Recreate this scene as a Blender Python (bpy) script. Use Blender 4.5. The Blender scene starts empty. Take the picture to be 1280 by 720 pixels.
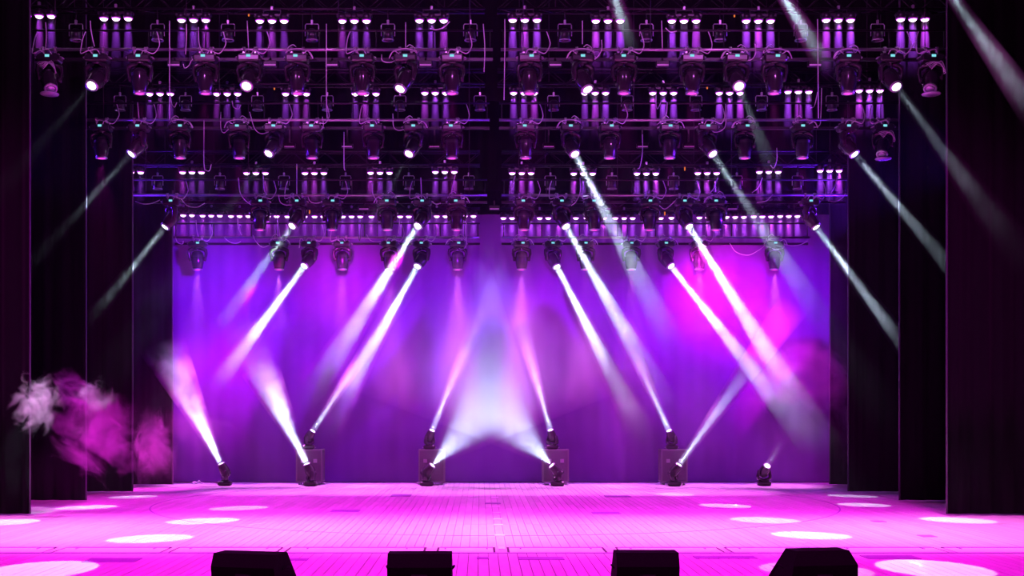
import bpy, math, random
from mathutils import Vector, Matrix, Quaternion
rnd = random.Random(7)
SC = bpy.context.scene
COL = SC.collection
R = math.radians
PI = math.pi

# ------------------------------------------------------------------ camera, world, exposure
F = 1550.0                      # focal length in pixels of the 1280 px frame
CAM_H = 1.78
cd = bpy.data.cameras.new('camera')
cam = bpy.data.objects.new('camera', cd)
COL.objects.link(cam)
SC.camera = cam
cd.sensor_width = 36
cd.lens = 36 * F / 1280
cd.shift_x = 40 / 1280
cd.shift_y = (513 - 360) / 1280
cam.location = (0, 0, CAM_H)
cam.rotation_euler = (PI / 2, 0, 0)
cd.clip_end = 200
w = bpy.data.worlds.new('world')
SC.world = w
w.use_nodes = True
w.node_tree.nodes['Background'].inputs[0].default_value = (0.02, 0.008, 0.03, 1)
w.node_tree.nodes['Background'].inputs[1].default_value = 0.05
SC.view_settings.view_transform = 'Standard'
SC.view_settings.look = 'None'
SC.view_settings.exposure = 0.0
SC.view_settings.gamma = 1.0
SC.view_settings.use_curve_mapping = False
SC.cycles.volume_bounces = 0
SC.cycles.max_bounces = 4
SC.cycles.diffuse_bounces = 2
SC.cycles.volume_step_rate = 2.0
SC.cycles.use_denoising = True
SC.cycles.sample_clamp_indirect = 4


def at(x, y, Z):
    "the point of the stage at depth Z that is seen at pixel x, y"
    return Vector(((x - 600) / F * Z, Z, CAM_H - (y - 513) / F * Z))


def on_floor(x, y):
    return at(x, y, CAM_H * F / (y - 513))


def lamp(kind, name, p, d, energy, col=(1, 1, 1), ang=30, blend=0.3, size=0.04, sx=1, sy=1, spread=180):
    L = bpy.data.lights.new(name, kind)
    L.energy = energy
    L.color = col
    if kind == 'SPOT':
        L.spot_size = R(ang)
        L.spot_blend = blend
        L.shadow_soft_size = size
    if kind == 'AREA':
        L.shape = 'RECTANGLE'
        L.size = sx
        L.size_y = sy
        L.spread = R(spread)
    o = bpy.data.objects.new(name, L)
    COL.objects.link(o)
    o.location = p
    o.rotation_euler = Vector(d).to_track_quat('-Z', 'Y').to_euler()
    return o


# front-of-house wash lamps high over the audience and over the fore-stage, out of frame
MAG = (1.0, 0.012, 0.86)
PINK = (1.0, 0.36, 0.95)
VIO = (0.24, 0.01, 1.0)
for x in (-6, -2, 2, 6):
    lamp('SPOT', 'fore_stage_wash', (x, 12.5, 11.5), (0, 0.02, -1), 7000, MAG, 66, 1, 0.3)
for x in (-7.5, -4.5, -1.5, 1.5, 4.5, 7.5):
    lamp('SPOT', 'mid_stage_wash', (x, 17.8, 12.0), (0, 0.10, -1), 6500, MAG, 58, 1, 0.3)
    lamp('SPOT', 'mid_stage_pink', (x, 17.2, 12.0), (0, 0.09, -1), 9500, PINK, 34, 1, 0.3)
# coloured washes thrown on to the backdrop by added spots without fixtures: x, y aimed at, source, energy, colour, angle
for tx, ty, sx, sz, e, c, a in [
    (250, 380, 300, 5.3, 1700, (0.26, 0.004, 1.0), 72),
    (420, 420, 430, 5.3, 1250, (0.40, 0.004, 1.0), 72),
    (560, 400, 570, 5.3, 900, (0.30, 0.006, 1.0), 72),
    (700, 420, 690, 5.3, 1300, (0.42, 0.004, 1.0), 72),
    (860, 420, 850, 5.3, 1500, (0.48, 0.004, 1.0), 72),
    (1010, 400, 980, 5.3, 1500, (0.32, 0.004, 1.0), 72),
    (900, 350, 870, 5.2, 2900, (1.0, 0.02, 0.80), 44),
    (1000, 490, 930, 5.2, 3600, (1.0, 0.02, 0.9), 40),
    (430, 330, 430, 5.2, 900, (0.9, 0.02, 0.9), 40),
    (260, 500, 300, 5.2, 2200, (0.9, 0.015, 0.85), 50),
    (620, 440, 612, 5.4, 1900, (0.45, 0.36, 1.0), 44),
    (720, 540, 680, 5.2, 1500, (0.8, 0.0, 0.8), 60),
    (450, 540, 500, 5.2, 1500, (0.8, 0.0, 0.8), 60),
]:
    p = at(sx, 0, 26.3)
    p.z = sz
    lamp('SPOT', 'backdrop_wash', p, at(tx, ty + 20, 30.3) - p, e, c, a, 1, 0.12)

# ------------------------------------------------------------------ materials


def nt(name):
    m = bpy.data.materials.new(name)
    m.use_nodes = True
    t = m.node_tree
    t.nodes.clear()
    out = t.nodes.new('ShaderNodeOutputMaterial')
    return m, t.nodes, t.links, out


def surf(name, col, rough=0.5, metal=0.0, noise=0.0, scale=8.0, bump=0.0, sheen=0.0, col2=None, spec=0.5, stretch=None):
    m, n, l, out = nt(name)
    b = n.new('ShaderNodeBsdfPrincipled')
    b.inputs['Base Color'].default_value = (*col, 1)
    b.inputs['Roughness'].default_value = rough
    b.inputs['Metallic'].default_value = metal
    b.inputs['Sheen Weight'].default_value = sheen
    b.inputs['Specular IOR Level'].default_value = spec
    l.new(b.outputs[0], out.inputs[0])
    tc = n.new('ShaderNodeTexCoord')
    mp = n.new('ShaderNodeMapping')
    if stretch:
        mp.inputs['Scale'].default_value = stretch
    l.new(tc.outputs['Object'], mp.inputs[0])
    t = n.new('ShaderNodeTexNoise')
    t.inputs['Scale'].default_value = scale
    t.inputs['Detail'].default_value = 4
    l.new(mp.outputs[0], t.inputs['Vector'])
    mx = n.new('ShaderNodeMix')
    mx.data_type = 'RGBA'
    mx.inputs[6].default_value = (*col, 1)
    c2 = col2 or tuple(c * (1 - noise) for c in col)
    mx.inputs[7].default_value = (*c2, 1)
    l.new(t.outputs[0], mx.inputs[0])
    l.new(mx.outputs[2], b.inputs['Base Color'])
    if bump:
        bp = n.new('ShaderNodeBump')
        bp.inputs['Strength'].default_value = bump
        bp.inputs['Distance'].default_value = 0.01
        l.new(t.outputs[0], bp.inputs['Height'])
        l.new(bp.outputs[0], b.inputs['Normal'])
    return m


def glow(name, col, e, sample=False):
    m, n, l, out = nt(name)
    b = n.new('ShaderNodeEmission')
    b.inputs[0].default_value = (*col, 1)
    b.inputs[1].default_value = e
    l.new(b.outputs[0], out.inputs[0])
    m.cycles.emission_sampling = 'AUTO' if sample else 'NONE'
    return m


M = {
    'subfloor': surf('subfloor', (0.05, 0.03, 0.05), 0.9, noise=0.3),
    'plank': surf('plank', (0.55, 0.53, 0.52), 0.42, noise=0.35, scale=3, stretch=(6, 0.6, 1), spec=0.35),
    'plank2': surf('plank2', (0.50, 0.49, 0.47), 0.42, noise=0.35, scale=3, stretch=(6, 0.6, 1), spec=0.35),
    'plank3': surf('plank3', (0.59, 0.56, 0.55), 0.38, noise=0.35, scale=3, stretch=(6, 0.6, 1), spec=0.35),
    'lid': surf('lid', (0.72, 0.70, 0.69), 0.35, noise=0.15, scale=5),
    'dark_lid_gap': surf('dark_lid_gap', (0.22, 0.08, 0.30), 0.5, noise=0.2),
    'rim_grey': surf('rim_light_grey', (0.06, 0.055, 0.08), 0.4, noise=0.3),  # grey of the added strips that catch light along the curtain edges
    'wall': surf('black_paint', (0.006, 0.005, 0.007), 0.9, noise=0.3),
    'velour': surf('black_velour', (0.005, 0.004, 0.006), 0.85, noise=0.4, scale=30, sheen=0.04, spec=0.06),
    'backcloth': surf('violet_backcloth', (0.24, 0.055, 0.42), 0.9, noise=0.12, scale=1.2, spec=0.1, stretch=(1, 1, 0.15)),
    'body': surf('black_plastic', (0.022, 0.018, 0.026), 0.32, noise=0.3, scale=20),
    'shell': surf('gloss_black_shell', (0.03, 0.022, 0.034), 0.16, noise=0.2, scale=10),
    'steel': surf('pipe_steel', (0.42, 0.40, 0.44), 0.33, 0.85, noise=0.2, scale=12),
    'darksteel': surf('dark_truss_steel', (0.018, 0.015, 0.02), 0.42, 0.5, noise=0.3, scale=15),
    'clamp': surf('clamp_metal', (0.55, 0.53, 0.58), 0.3, 0.7, noise=0.2, scale=20),
    'cable': surf('pale_cable', (0.70, 0.68, 0.74), 0.45, noise=0.1),
    'dkcable': surf('black_cable', (0.05, 0.04, 0.06), 0.4, noise=0.1),
    'foil': surf('clear_plastic_wrap', (0.75, 0.78, 0.80), 0.12, 0.3, noise=0.3, scale=18, bump=0.8),
    'case': surf('case_laminate', (0.10, 0.07, 0.11), 0.45, noise=0.25, scale=12),
    'case_edge': surf('case_edging', (0.22, 0.2, 0.23), 0.4, 0.5, noise=0.2),
    'wedge': surf('wedge_paint', (0.002, 0.0018, 0.002), 0.8, noise=0.3, scale=60, bump=0.3, spec=0.05),
    'grille': surf('grille_mesh', (0.012, 0.011, 0.013), 0.6, 0.3, noise=0.6, scale=150, bump=0.5),
    'white_lens': glow('white_lamp_lens', (1, 1, 0.95), 5),
    'floor_lens': glow('floor_lamp_lens', (0.85, 0.85, 1.0), 7),
    'pink_lens': glow('pink_lamp_lens', (1.0, 0.06, 0.62), 1.6),
    'led_lens': glow('led_lens', (1.0, 0.62, 1.0), 5),
    'led_halo_rim': glow('led_halo_rim', (0.65, 0.03, 1.0), 1.1),  # rim made to glow, drawing the violet halo around each lens
    'dark_lens': surf('unlit_lens', (0.5, 0.5, 0.55), 0.08, 0.6, noise=0.1),
    'screen': glow('lamp_menu_screen', (0.25, 0.85, 0.95), 0.9),
    'bit': glow('status_light', (1.0, 0.25, 0.05), 0.8),
    'paper': surf('white_tape', (0.8, 0.78, 0.82), 0.6, noise=0.1),
}


def scatter(name, build):
    m, n, l, out = nt(name)
    v = n.new('ShaderNodeVolumeScatter')
    v.inputs['Color'].default_value = (1, 1, 1, 1)
    l.new(v.outputs[0], out.inputs['Volume'])
    build(m, n, l, v)
    return m


def mnode(n, l, op, a, b=None, clamp=False):
    k = n.new('ShaderNodeMath')
    k.operation = op
    k.use_clamp = clamp
    for i, s in ((0, a), (1, b)):
        if s is None:
            continue
        if isinstance(s, (int, float)):
            k.inputs[i].default_value = s
        else:
            l.new(s, k.inputs[i])
    return k.outputs[0]


def beam_haze(D, L, fade, seed, nscale=0.9, contrast=0.6):
    "smoke hanging in a lamp's path: thicker away from the lamp, breaking up towards the far end"
    def build(m, n, l, v):
        tc = n.new('ShaderNodeTexCoord')
        sp = n.new('ShaderNodeSeparateXYZ')
        l.new(tc.outputs['Object'], sp.inputs[0])
        mp = n.new('ShaderNodeMapping')
        mp.inputs['Location'].default_value = (seed, seed * 1.7, seed * 0.3)
        l.new(tc.outputs['Object'], mp.inputs[0])
        t = n.new('ShaderNodeTexNoise')
        t.inputs['Scale'].default_value = nscale
        t.inputs['Detail'].default_value = 4
        t.inputs['Distortion'].default_value = 0.6
        l.new(mp.outputs[0], t.inputs['Vector'])
        r = n.new('ShaderNodeMapRange')
        r.inputs[1].default_value = 0.36
        r.inputs[2].default_value = 0.64
        r.inputs[3].default_value = 1 - contrast
        r.inputs[4].default_value = 1 + contrast
        l.new(t.outputs[0], r.inputs[0])
        rise = n.new('ShaderNodeMapRange')
        rise.inputs[1].default_value = 0
        rise.inputs[2].default_value = L
        rise.inputs[3].default_value = 0.75
        rise.inputs[4].default_value = 1.6
        l.new(sp.outputs[2], rise.inputs[0])
        fd = n.new('ShaderNodeMapRange')
        fd.interpolation_type = 'SMOOTHSTEP'
        fd.inputs[1].default_value = L * fade
        fd.inputs[2].default_value = L * 0.99
        fd.inputs[3].default_value = D
        fd.inputs[4].default_value = 0
        l.new(sp.outputs[2], fd.inputs[0])
        a = mnode(n, l, 'MULTIPLY', r.outputs[0], rise.outputs[0])
        a = mnode(n, l, 'MULTIPLY', a, fd.outputs[0])
        l.new(a, v.inputs['Density'])
    return scatter('beam_haze', build)


# ------------------------------------------------------------------ mesh helpers
class MB:
    def __init__(s):
        s.v, s.f, s.sm = [], [], []

    def add(s, vs, fs, smooth=False):
        k = len(s.v)
        s.v += [tuple(v) for v in vs]
        s.f += [tuple(i + k for i in f) for f in fs]
        s.sm += [smooth] * len(fs)
        return s

    def box(s, c, d, b=0.0, rot=None):
        "box with centre c and size d; b chamfers the four vertical-profile edges"
        x, y, z = d[0] / 2, d[1] / 2, d[2] / 2
        if b <= 0:
            vs = [Vector((i, j, k)) for i in (-x, x) for j in (-y, y) for k in (-z, z)]
            fs = [(0, 1, 3, 2), (4, 6, 7, 5), (0, 4, 5, 1), (2, 3, 7, 6), (0, 2, 6, 4), (1, 5, 7, 3)]
        else:
            ring = [(-x + b, -y), (x - b, -y), (x, -y + b), (x, y - b), (x - b, y), (-x + b, y), (-x, y - b), (-x, -y + b)]
            rin = [(max(-x + b, min(x - b, p * 1.0)), max(-y + b, min(y - b, q * 1.0))) for p, q in ring]
            vs = []
            for zz, rr in ((-z, rin), (-z + b, ring), (z - b, ring), (z, rin)):
                vs += [Vector((p, q, zz)) for p, q in rr]
            fs = [tuple(range(8))[::-1], tuple(range(24, 32))]
            for k in range(3):
                for i in range(8):
                    fs.append((k * 8 + i, k * 8 + (i + 1) % 8, k * 8 + 8 + (i + 1) % 8, k * 8 + 8 + i))
        if rot:
            vs = [rot @ v for v in vs]
        return s.add([v + Vector(c) for v in vs], fs)

    def lathe(s, prof, seg=16, M4=None, smooth=True, cap=True):
        "prof: list of (r, z)"
        vs, fs = [], []
        for r, z in prof:
            for i in range(seg):
                a = 2 * PI * i / seg
                vs.append(Vector((r * math.cos(a), r * math.sin(a), z)))
        for k in range(len(prof) - 1):
            for i in range(seg):
                fs.append((k * seg + i, k * seg + (i + 1) % seg, (k + 1) * seg + (i + 1) % seg, (k + 1) * seg + i))
        if cap:
            fs.append(tuple(range(seg))[::-1])
            fs.append(tuple(range((len(prof) - 1) * seg, len(prof) * seg)))
        if prof[-1][1] < prof[0][1]:
            fs = [f[::-1] for f in fs]
        if M4:
            vs = [M4 @ v for v in vs]
        return s.add(vs, fs, smooth)

    def rod(s, a, b, r, seg=8):
        a, b = Vector(a), Vector(b)
        d = b - a
        m = Matrix.Translation(a) @ d.to_track_quat('Z', 'Y').to_matrix().to_4x4()
        return s.lathe([(r, 0), (r, d.length)], seg, m)

    def tube(s, pts, r, seg=5):
        pts = [Vector(p) for p in pts]
        vs, fs = [], []
        up = Vector((0.13, 1, 0.09)).normalized()
        for i, p in enumerate(pts):
            t = (pts[min(i + 1, len(pts) - 1)] - pts[max(i - 1, 0)]).normalized()
            u = t.cross(up)
            if u.length < 1e-3:
                u = t.cross(Vector((1, 0, 0)))
            u.normalize()
            w_ = t.cross(u)
            for k in range(seg):
                a = 2 * PI * k / seg
                vs.append(p + u * r * math.cos(a) + w_ * r * math.sin(a))
        for i in range(len(pts) - 1):
            for k in range(seg):
                fs.append((i * seg + k, i * seg + (k + 1) % seg, (i + 1) * seg + (k + 1) % seg, (i + 1) * seg + k))
        fs.append(tuple(range(seg))[::-1])
        fs.append(tuple(range((len(pts) - 1) * seg, len(pts) * seg)))
        return s.add(vs, fs, True)

    def mesh(s, name, m):
        me = bpy.data.meshes.new(name)
        me.from_pydata(s.v, [], s.f)
        me.materials.append(m if not isinstance(m, str) else M[m])
        me.polygons.foreach_set('use_smooth', s.sm)
        me.update()
        return me

    def obj(s, name, m, parent=None, loc=None):
        return link(name, s.mesh(name, m), parent, loc)


def link(name, me, parent=None, loc=None):
    o = bpy.data.objects.new(name, me)
    COL.objects.link(o)
    if parent:
        o.parent = parent
    if loc is not None:
        o.location = loc
    return o


def tag(o, label=None, cat=None, group=None, kind=None):
    if label: o['label'] = label
    if cat: o['category'] = cat
    if group: o['group'] = group
    if kind: o['kind'] = kind
    return o


def empty(name, loc):
    o = bpy.data.objects.new(name, None)
    COL.objects.link(o)
    o.location = loc
    o.empty_display_size = 0.1
    return o


def bez(p, n=10):
    "Catmull-Rom through points"
    p = [Vector(q) for q in p]
    P = [p[0] * 2 - p[1]] + p + [p[-1] * 2 - p[-2]]
    out = []
    for i in range(1, len(P) - 2):
        for k in range(n):
            t = k / n
            a, b, c, d = P[i - 1], P[i], P[i + 1], P[i + 2]
            out.append(0.5 * ((2 * b) + (c - a) * t + (2 * a - 5 * b + 4 * c - d) * t * t + (3 * b - a - 3 * c + d) * t ** 3))
    out.append(p[-1])
    return out


ORD = 'first second third fourth fifth sixth seventh eighth ninth tenth eleventh twelfth thirteenth fourteenth fifteenth sixteenth seventeenth eighteenth nineteenth twentieth'.split()

# ------------------------------------------------------------------ the setting
XW = 10.6
ZB = 31.0
def slab(name, c, d, m, kind='structure'):
    o = MB().box((0, 0, 0), d).obj(name, m, loc=c)
    tag(o, kind=kind)
    return o
floor = slab('floor', (0, 18, -0.07), (2 * XW, 26.4, 0.1), 'subfloor')
tag(floor, 'pale plank stage floor lit magenta and pink with white spots')
slab('wall_back', (0, ZB + 0.1, 6.5), (2 * XW, 0.2, 13.4), 'wall')
slab('wall_left', (-XW - 0.1, 18, 6.5), (0.2, 26.4, 13.4), 'wall')
slab('wall_right', (XW + 0.1, 18, 6.5), (0.2, 26.4, 13.4), 'wall')
slab('ceiling', (0, 18, 13.3), (2 * XW, 26.4, 0.2), 'wall')

# planks: world y is depth.  fore-stage boards, lid strip, main boards, far boards as one mesh
FZ0, LIDF, LIDB = 5.2, on_floor(600, 691.5).y, on_floor(600, 684).y
PW = 0.120
TOP = 0.0


def plank_mesh(w_, L_, m):
    b = 0.0015
    mb = MB()
    x, y = w_ / 2, L_ / 2
    vs = [(-x, -y, -0.02), (x, -y, -0.02), (x, y, -0.02), (-x, y, -0.02), (-x, -y, -b), (x, -y, -b), (x, y, -b), (-x, y, -b),
          (-x + b, -y + b, 0), (x - b, -y + b, 0), (x - b, y - b, 0), (-x + b, y - b, 0)]
    fs = [(0, 1, 5, 4), (1, 2, 6, 5), (2, 3, 7, 6), (3, 0, 4, 7), (4, 5, 9, 8), (5, 6, 10, 9), (6, 7, 11, 10), (7, 4, 8, 11), (8, 9, 10, 11)]
    mb.add(vs, fs)
    return mb.mesh('plank', m)


PM = ['plank', 'plank2', 'plank3']
fore = [plank_mesh(PW - 0.006, LIDF - 0.006 - FZ0, m) for m in PM]
MAIN0, MAIN1 = LIDB + 0.006, 19.4
NP = 0
zoff = Vector((0, -18, 0.07))


def put_plank(me, x, y, dz=0.0):
    global NP
    link('plank', me, floor, Vector((x, y, TOP + dz)) + zoff)
    NP += 1


n = 56
for i in range(-n, n + 1):
    put_plank(rnd.choice(fore), i * PW + 0.28, (FZ0 + LIDF - 0.006) / 2, rnd.uniform(-.0008, .0008))
mlen = MAIN1 - MAIN0
split = [0.4, 0.55, 0.7, 0.85]
near = {}
for i in range(-70, 71):
    x = i * PW + 0.28
    if x < -8.4 or x > 8.7:
        continue
    if abs(i) <= 22:                                # boards whose end joints can be seen
        s_ = MAIN0 + mlen * rnd.choice(split)
        segs = [(MAIN0, s_ - 0.002), (s_ + 0.002, MAIN1)]
    else:
        segs = [(MAIN0, MAIN1)]
    for a, b in segs:
        key = (round(b - a, 2), rnd.randrange(3))
        if key not in near:
            near[key] = plank_mesh(PW - 0.006, b - a, PM[key[1]])
        put_plank(near[key], x, (a + b) / 2, rnd.uniform(-.0008, .0008))
far = [MB(), MB(), MB()]
for i in range(-86, 87):
    x = i * PW + 0.28
    y = MAIN1 + 0.004
    while y < ZB - 0.02:
        e = min(ZB, y + rnd.uniform(2.0, 4.6))
        far[rnd.randrange(3)].box((x - 0, (y + e) / 2 - 18, 0.07 - 0.01), (PW - 0.006, e - y - 0.005, 0.02))
        y = e
for k, mb in enumerate(far):
    tag(mb.obj('far_planks', PM[k], floor), kind='stuff')
for sgn in (-1, 1):                                  # boards under the side curtains
    mb = MB()
    for i in range(15):
        x = sgn * (8.62 + i * 0.125) + 0.12
        mb.box((x, (MAIN0 + MAIN1) / 2 - 18, 0.06), (0.12, mlen, 0.02))
    tag(mb.obj('wing_planks', 'plank', floor), kind='stuff')
    mb = MB()
    for i in range(28):
        x = 0.28 + sgn * (57 + i) * PW
        mb.box((x, (FZ0 + LIDF) / 2 - 18, 0.06), (0.115, LIDF - FZ0 - 0.01, 0.02))
    tag(mb.obj('wing_planks', 'plank', floor), kind='stuff')
# long narrow lids of the footlight trough
yl = (LIDF + LIDB) / 2
dl = LIDB - LIDF
spx = [(-80, 62), (72, 208), (216, 350), (358, 532), (546, 619), (634, 757), (772, 902), (910, 1036), (1045, 1178), (1186, 1330)]
for a, b in spx:
    xa, xb = at(a, 688, yl).x, at(b, 688, yl).x
    g = 0.028
    mb = MB().box((0, 0, -0.008), (xb - xa - 2 * g, dl - 4 * g, 0.02), 0.004)
    o = mb.obj('trough_lid', 'lid', floor, Vector(((xa + xb) / 2, yl, 0.0)) + zoff)
    MB().box((0, dl / 2 - 0.05, 0.0015), (xb - xa - 2 * g, 0.10, 0.006)).obj('gap_strip', 'dark_lid_gap', o)  # flush dark strip standing in for the dark gap behind the lid
    for fx in (0.14, 0.86):
        xx = -(xb - xa) / 2 + fx * (xb - xa)
        MB().box((xx, dl * 0.28, 0.004), (0.02, 0.16, 0.008)).obj('lid_hinge', 'dark_lid_gap', o)
MB().box((0, 0, 0), (17.0, 0.10, 0.006)).obj('trough_gap_strip', 'dark_lid_gap', floor, Vector((0.3, LIDF + 0.02, 0.0)) + zoff)  # dark strip drawn in place of the groove along the lids' front
for (a, b), (c, d) in zip(spx[:-1], spx[1:]):
    xa, xb = at(b, 688, yl).x, at(c, 688, yl).x
    if xb - xa > 0.06:
        nb = max(1, round((xb - xa) / PW))
        wd = (xb - xa) / nb
        for i in range(nb):
            MB().box((0, 0, -0.009), (wd - 0.004, dl, 0.02), 0.002).obj('plank', 'plank', floor, Vector((xa + wd * (i + 0.5), yl, 0)) + zoff)
# dark pocket lids in the boards: px x0, x1, y0, y1
for x0, x1, y0, y1 in [(108, 173, 698, 703), (596, 611, 696.5, 699), (648, 705, 696.5, 700), (868, 945, 695.5, 698.5), (1080, 1146, 694.5, 699),
                       (350, 385, 698.5, 701), (489, 514, 618, 620.6), (414, 450, 637.6, 640), (756, 788, 619.6, 621.4), (740, 775, 640, 642.6),
                       (606, 626, 628.5, 630), (1150, 1168, 669, 671.5), (1090, 1106, 651, 652.6)]:
    za, zb_ = on_floor(0, y1).y, on_floor(0, y0).y
    zc = (za + zb_) / 2
    xa, xb = at(x0, 0, zc).x, at(x1, 0, zc).x
    MB().box((0, 0, 0), (xb - xa, zb_ - za, 0.012), 0.003).obj('pocket_lid', 'dark_lid_gap', floor, Vector(((xa + xb) / 2, zc, 0.0)) + zoff)
# ring gap of the turntable let into the floor
mb = MB()
RT, CT, nseg = 6.45, Vector((0.27, 24.05, 0)), 128
for r0, r1 in ((RT - 0.012, RT + 0.012),):
    vs, fs = [], []
    for i in range(nseg):
        a = 2 * PI * i / nseg
        for rr, zz in ((r0, 0.0), (r1, 0.0), (r1, 0.003), (r0, 0.003)):
            vs.append((rr * math.cos(a), rr * math.sin(a), zz))
    for i in range(nseg):
        j = (i + 1) % nseg
        for k in range(4):
            fs.append((i * 4 + k, i * 4 + (k + 1) % 4, j * 4 + (k + 1) % 4, j * 4 + k))
    mb.add(vs, fs)
mb.obj('turntable_ring', 'dark_lid_gap', floor, CT + Vector((0, 0, 0.0)) + zoff)
# centre line of small tape marks
for k, y_ in enumerate((622, 633, 641, 649, 656, 669, 686)):
    p = on_floor(618.5 + (y_ - 622) * 0.132, y_)
    sz = 0.09 if y_ < 680 else 0.07
    MB().box((0, 0, 0), (sz * 1.6 if y_ < 680 else 0.3 * sz * 4, 0.22 if y_ < 680 else 0.3, 0.003)).obj('tape_mark', 'paper', floor, Vector((p.x, p.y, 0.003 if y_ < 680 else 0.012)) + zoff)
for x_, y_, r_ in ((322, 655, -50), (290, 664, -50), (330, 648, -50), (957, 661, 50), (993, 677, 50)):
    p = on_floor(x_, y_)
    q = MB().box((0, 0, 0), (0.05, 0.42, 0.003)).obj('tape_mark', 'paper', floor, Vector((p.x, p.y, 0.003)) + zoff)
    q.rotation_euler.z = R(r_ * 0.55 * (1 if r_ > 0 else 1))


# ------------------------------------------------------------------ curtains
def curtain(name, x0, x1, Z, z0, z1, amp, pitch, m, seed=0, rows=5, hem=0.0):
    "hanging cloth with vertical folds, a few millimetres thick"
    r_ = random.Random(seed)
    n_ = max(4, int(abs(x1 - x0) / 0.035))
    ph = r_.uniform(0, 6)
    prof = []
    for i in range(n_ + 1):
        t = i / n_
        x = x0 + (x1 - x0) * t
        s_ = x / pitch * 2 * PI
        d = amp * (math.sin(s_ + ph + 0.9 * math.sin(s_ * 0.31 + ph)) + 0.35 * math.sin(2.3 * s_ + ph))
        prof.append((x, d))
    vs, fs = [], []
    zs = [z0 + (z1 - z0) * (k / rows) for k in range(rows + 1)]
    th = 0.012
    for side in (0, 1):
        for k, z in enumerate(zs):
            fl = 1.0 + hem * max(0, 1 - k)
            for x, d in prof:
                vs.append((x, d * fl + (th if side else 0), z))
    W = n_ + 1
    H = rows + 1
    for side in (0, 1):
        o_ = side * W * H
        for k in range(rows):
            for i in range(n_):
                q = (o_ + k * W + i, o_ + k * W + i + 1, o_ + (k + 1) * W + i + 1, o_ + (k + 1) * W + i)
                fs.append(q if not side else q[::-1])
    o_ = W * H
    for i in range(n_):
        fs.append((i, o_ + i, o_ + i + 1, i + 1))
        t_ = rows * W
        fs.append((t_ + i, t_ + i + 1, o_ + t_ + i + 1, o_ + t_ + i))
    for k in range(rows):
        fs.append((k * W, (k + 1) * W, o_ + (k + 1) * W, o_ + k * W))
        e = n_
        fs.append((k * W + e, o_ + k * W + e, o_ + (k + 1) * W + e, (k + 1) * W + e))
    mb = MB().add(vs, fs, True)
    return mb.obj(name, m, loc=(0, Z, 0))


LEGZ = [21.0, 24.2, 26.8, 29.35]
LEFT = [38, 108, 166, 216]
RIGHT = [1183, 1124, 1060, 1037]
nm = ['nearest the audience', 'second from the audience', 'third from the audience', 'farthest upstage']
for k in range(4):
    Z = LEGZ[k]
    xi = at(LEFT[k], 0, Z).x
    xo = max(-XW + 0.05, xi - (3.4 if k < 3 else 2.6))
    xo = min(xo, -10.3) if k == 0 else xo
    o = curtain('side_curtain', xi, xo, Z, 0.03, 12.6, 0.035, 0.42, 'velour', k, 6)
    MB().tube([(xi, -0.02, 0.03 + 12.5 * q / 5) for q in range(6)], 0.018, 6).obj('rim_light_strip', 'rim_grey', o)  # added strip that catches light, making the bright line on the curtain edge
    tag(o, 'black side curtain on the left of the stage, %s' % nm[k], 'curtain', 'black side curtains')
    MB().rod((min(xi, xo) - 0.1, 0, 12.62), (max(xi, xo) + 0.1, 0, 12.62), 0.03).obj('curtain_pipe', 'darksteel', o)
    xi = at(RIGHT[k], 0, Z).x
    xo = min(XW - 0.05, xi + (3.4 if k < 3 else 2.6))
    o = curtain('side_curtain', xi, xo, Z, 0.03, 12.6, 0.035, 0.42, 'velour', 10 + k, 6)
    MB().tube([(xi, -0.02, 0.03 + 12.5 * q / 5) for q in range(6)], 0.018, 6).obj('rim_light_strip', 'rim_grey', o)  # same added light-catching strip for the right-hand edge
    tag(o, 'black side curtain on the right of the stage, %s' % nm[k], 'curtain', 'black side curtains')
    MB().rod((min(xi, xo) - 0.1, 0, 12.62), (max(xi, xo) + 0.1, 0, 12.62), 0.03).obj('curtain_pipe', 'darksteel', o)
bd = curtain('backdrop', -XW + 0.2, XW - 0.2, 30.55, 0.02, 12.6, 0.02, 0.9, 'backcloth', 77, 4)
tag(bd, 'full-width plain backcloth behind the floor lamps, washed violet and magenta', 'backdrop')
# black borders that mask the rig; the rearmost is added to darken the backdrop's top
for k, (Z, y) in enumerate([(25.7, 126), (28.0, 238), (30.27, 268)]):
    zb_ = at(0, y, Z).z
    o = curtain('overhead_border', -XW + 0.3, XW - 0.3, Z, zb_, 12.6, 0.03, 0.5, 'velour', 30 + k, 3)
    tag(o, ['wide black overhead border curtain behind the second row of wash lights', 'wide black overhead border curtain behind the third row of wash lights',
             'black border curtain added to darken the top of the violet backdrop'][k],
        'curtain')
    MB().rod((-XW + 0.2, 0, 12.62), (XW - 0.2, 0, 12.62), 0.03).obj('curtain_pipe', 'darksteel', o)

# ------------------------------------------------------------------ pipes, trusses
ROWZ = {'A': 21.7, 'B': 24.9, 'C': 27.3, 'D': 29.65}
PIPEY = {'A': 62, 'B': 150, 'C': 244, 'D': 297}
SPAN = {'A': (40, 616, 626, 1184), 'B': (104, 612, 624, 1126), 'C': (160, 609, 627, 1059), 'D': (217, 600, 627, 1012)}
WORD = {'A': 'front', 'B': 'second', 'C': 'third', 'D': 'rearmost'}
PIPEZ = {}


def hangers(root, xs, Z, z0, zt=12.9):
    for x in xs:
        MB().rod((x, 0, 0.0), (x, 0, zt - z0), 0.008, 6).obj('suspension_wire', 'darksteel', root)


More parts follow.
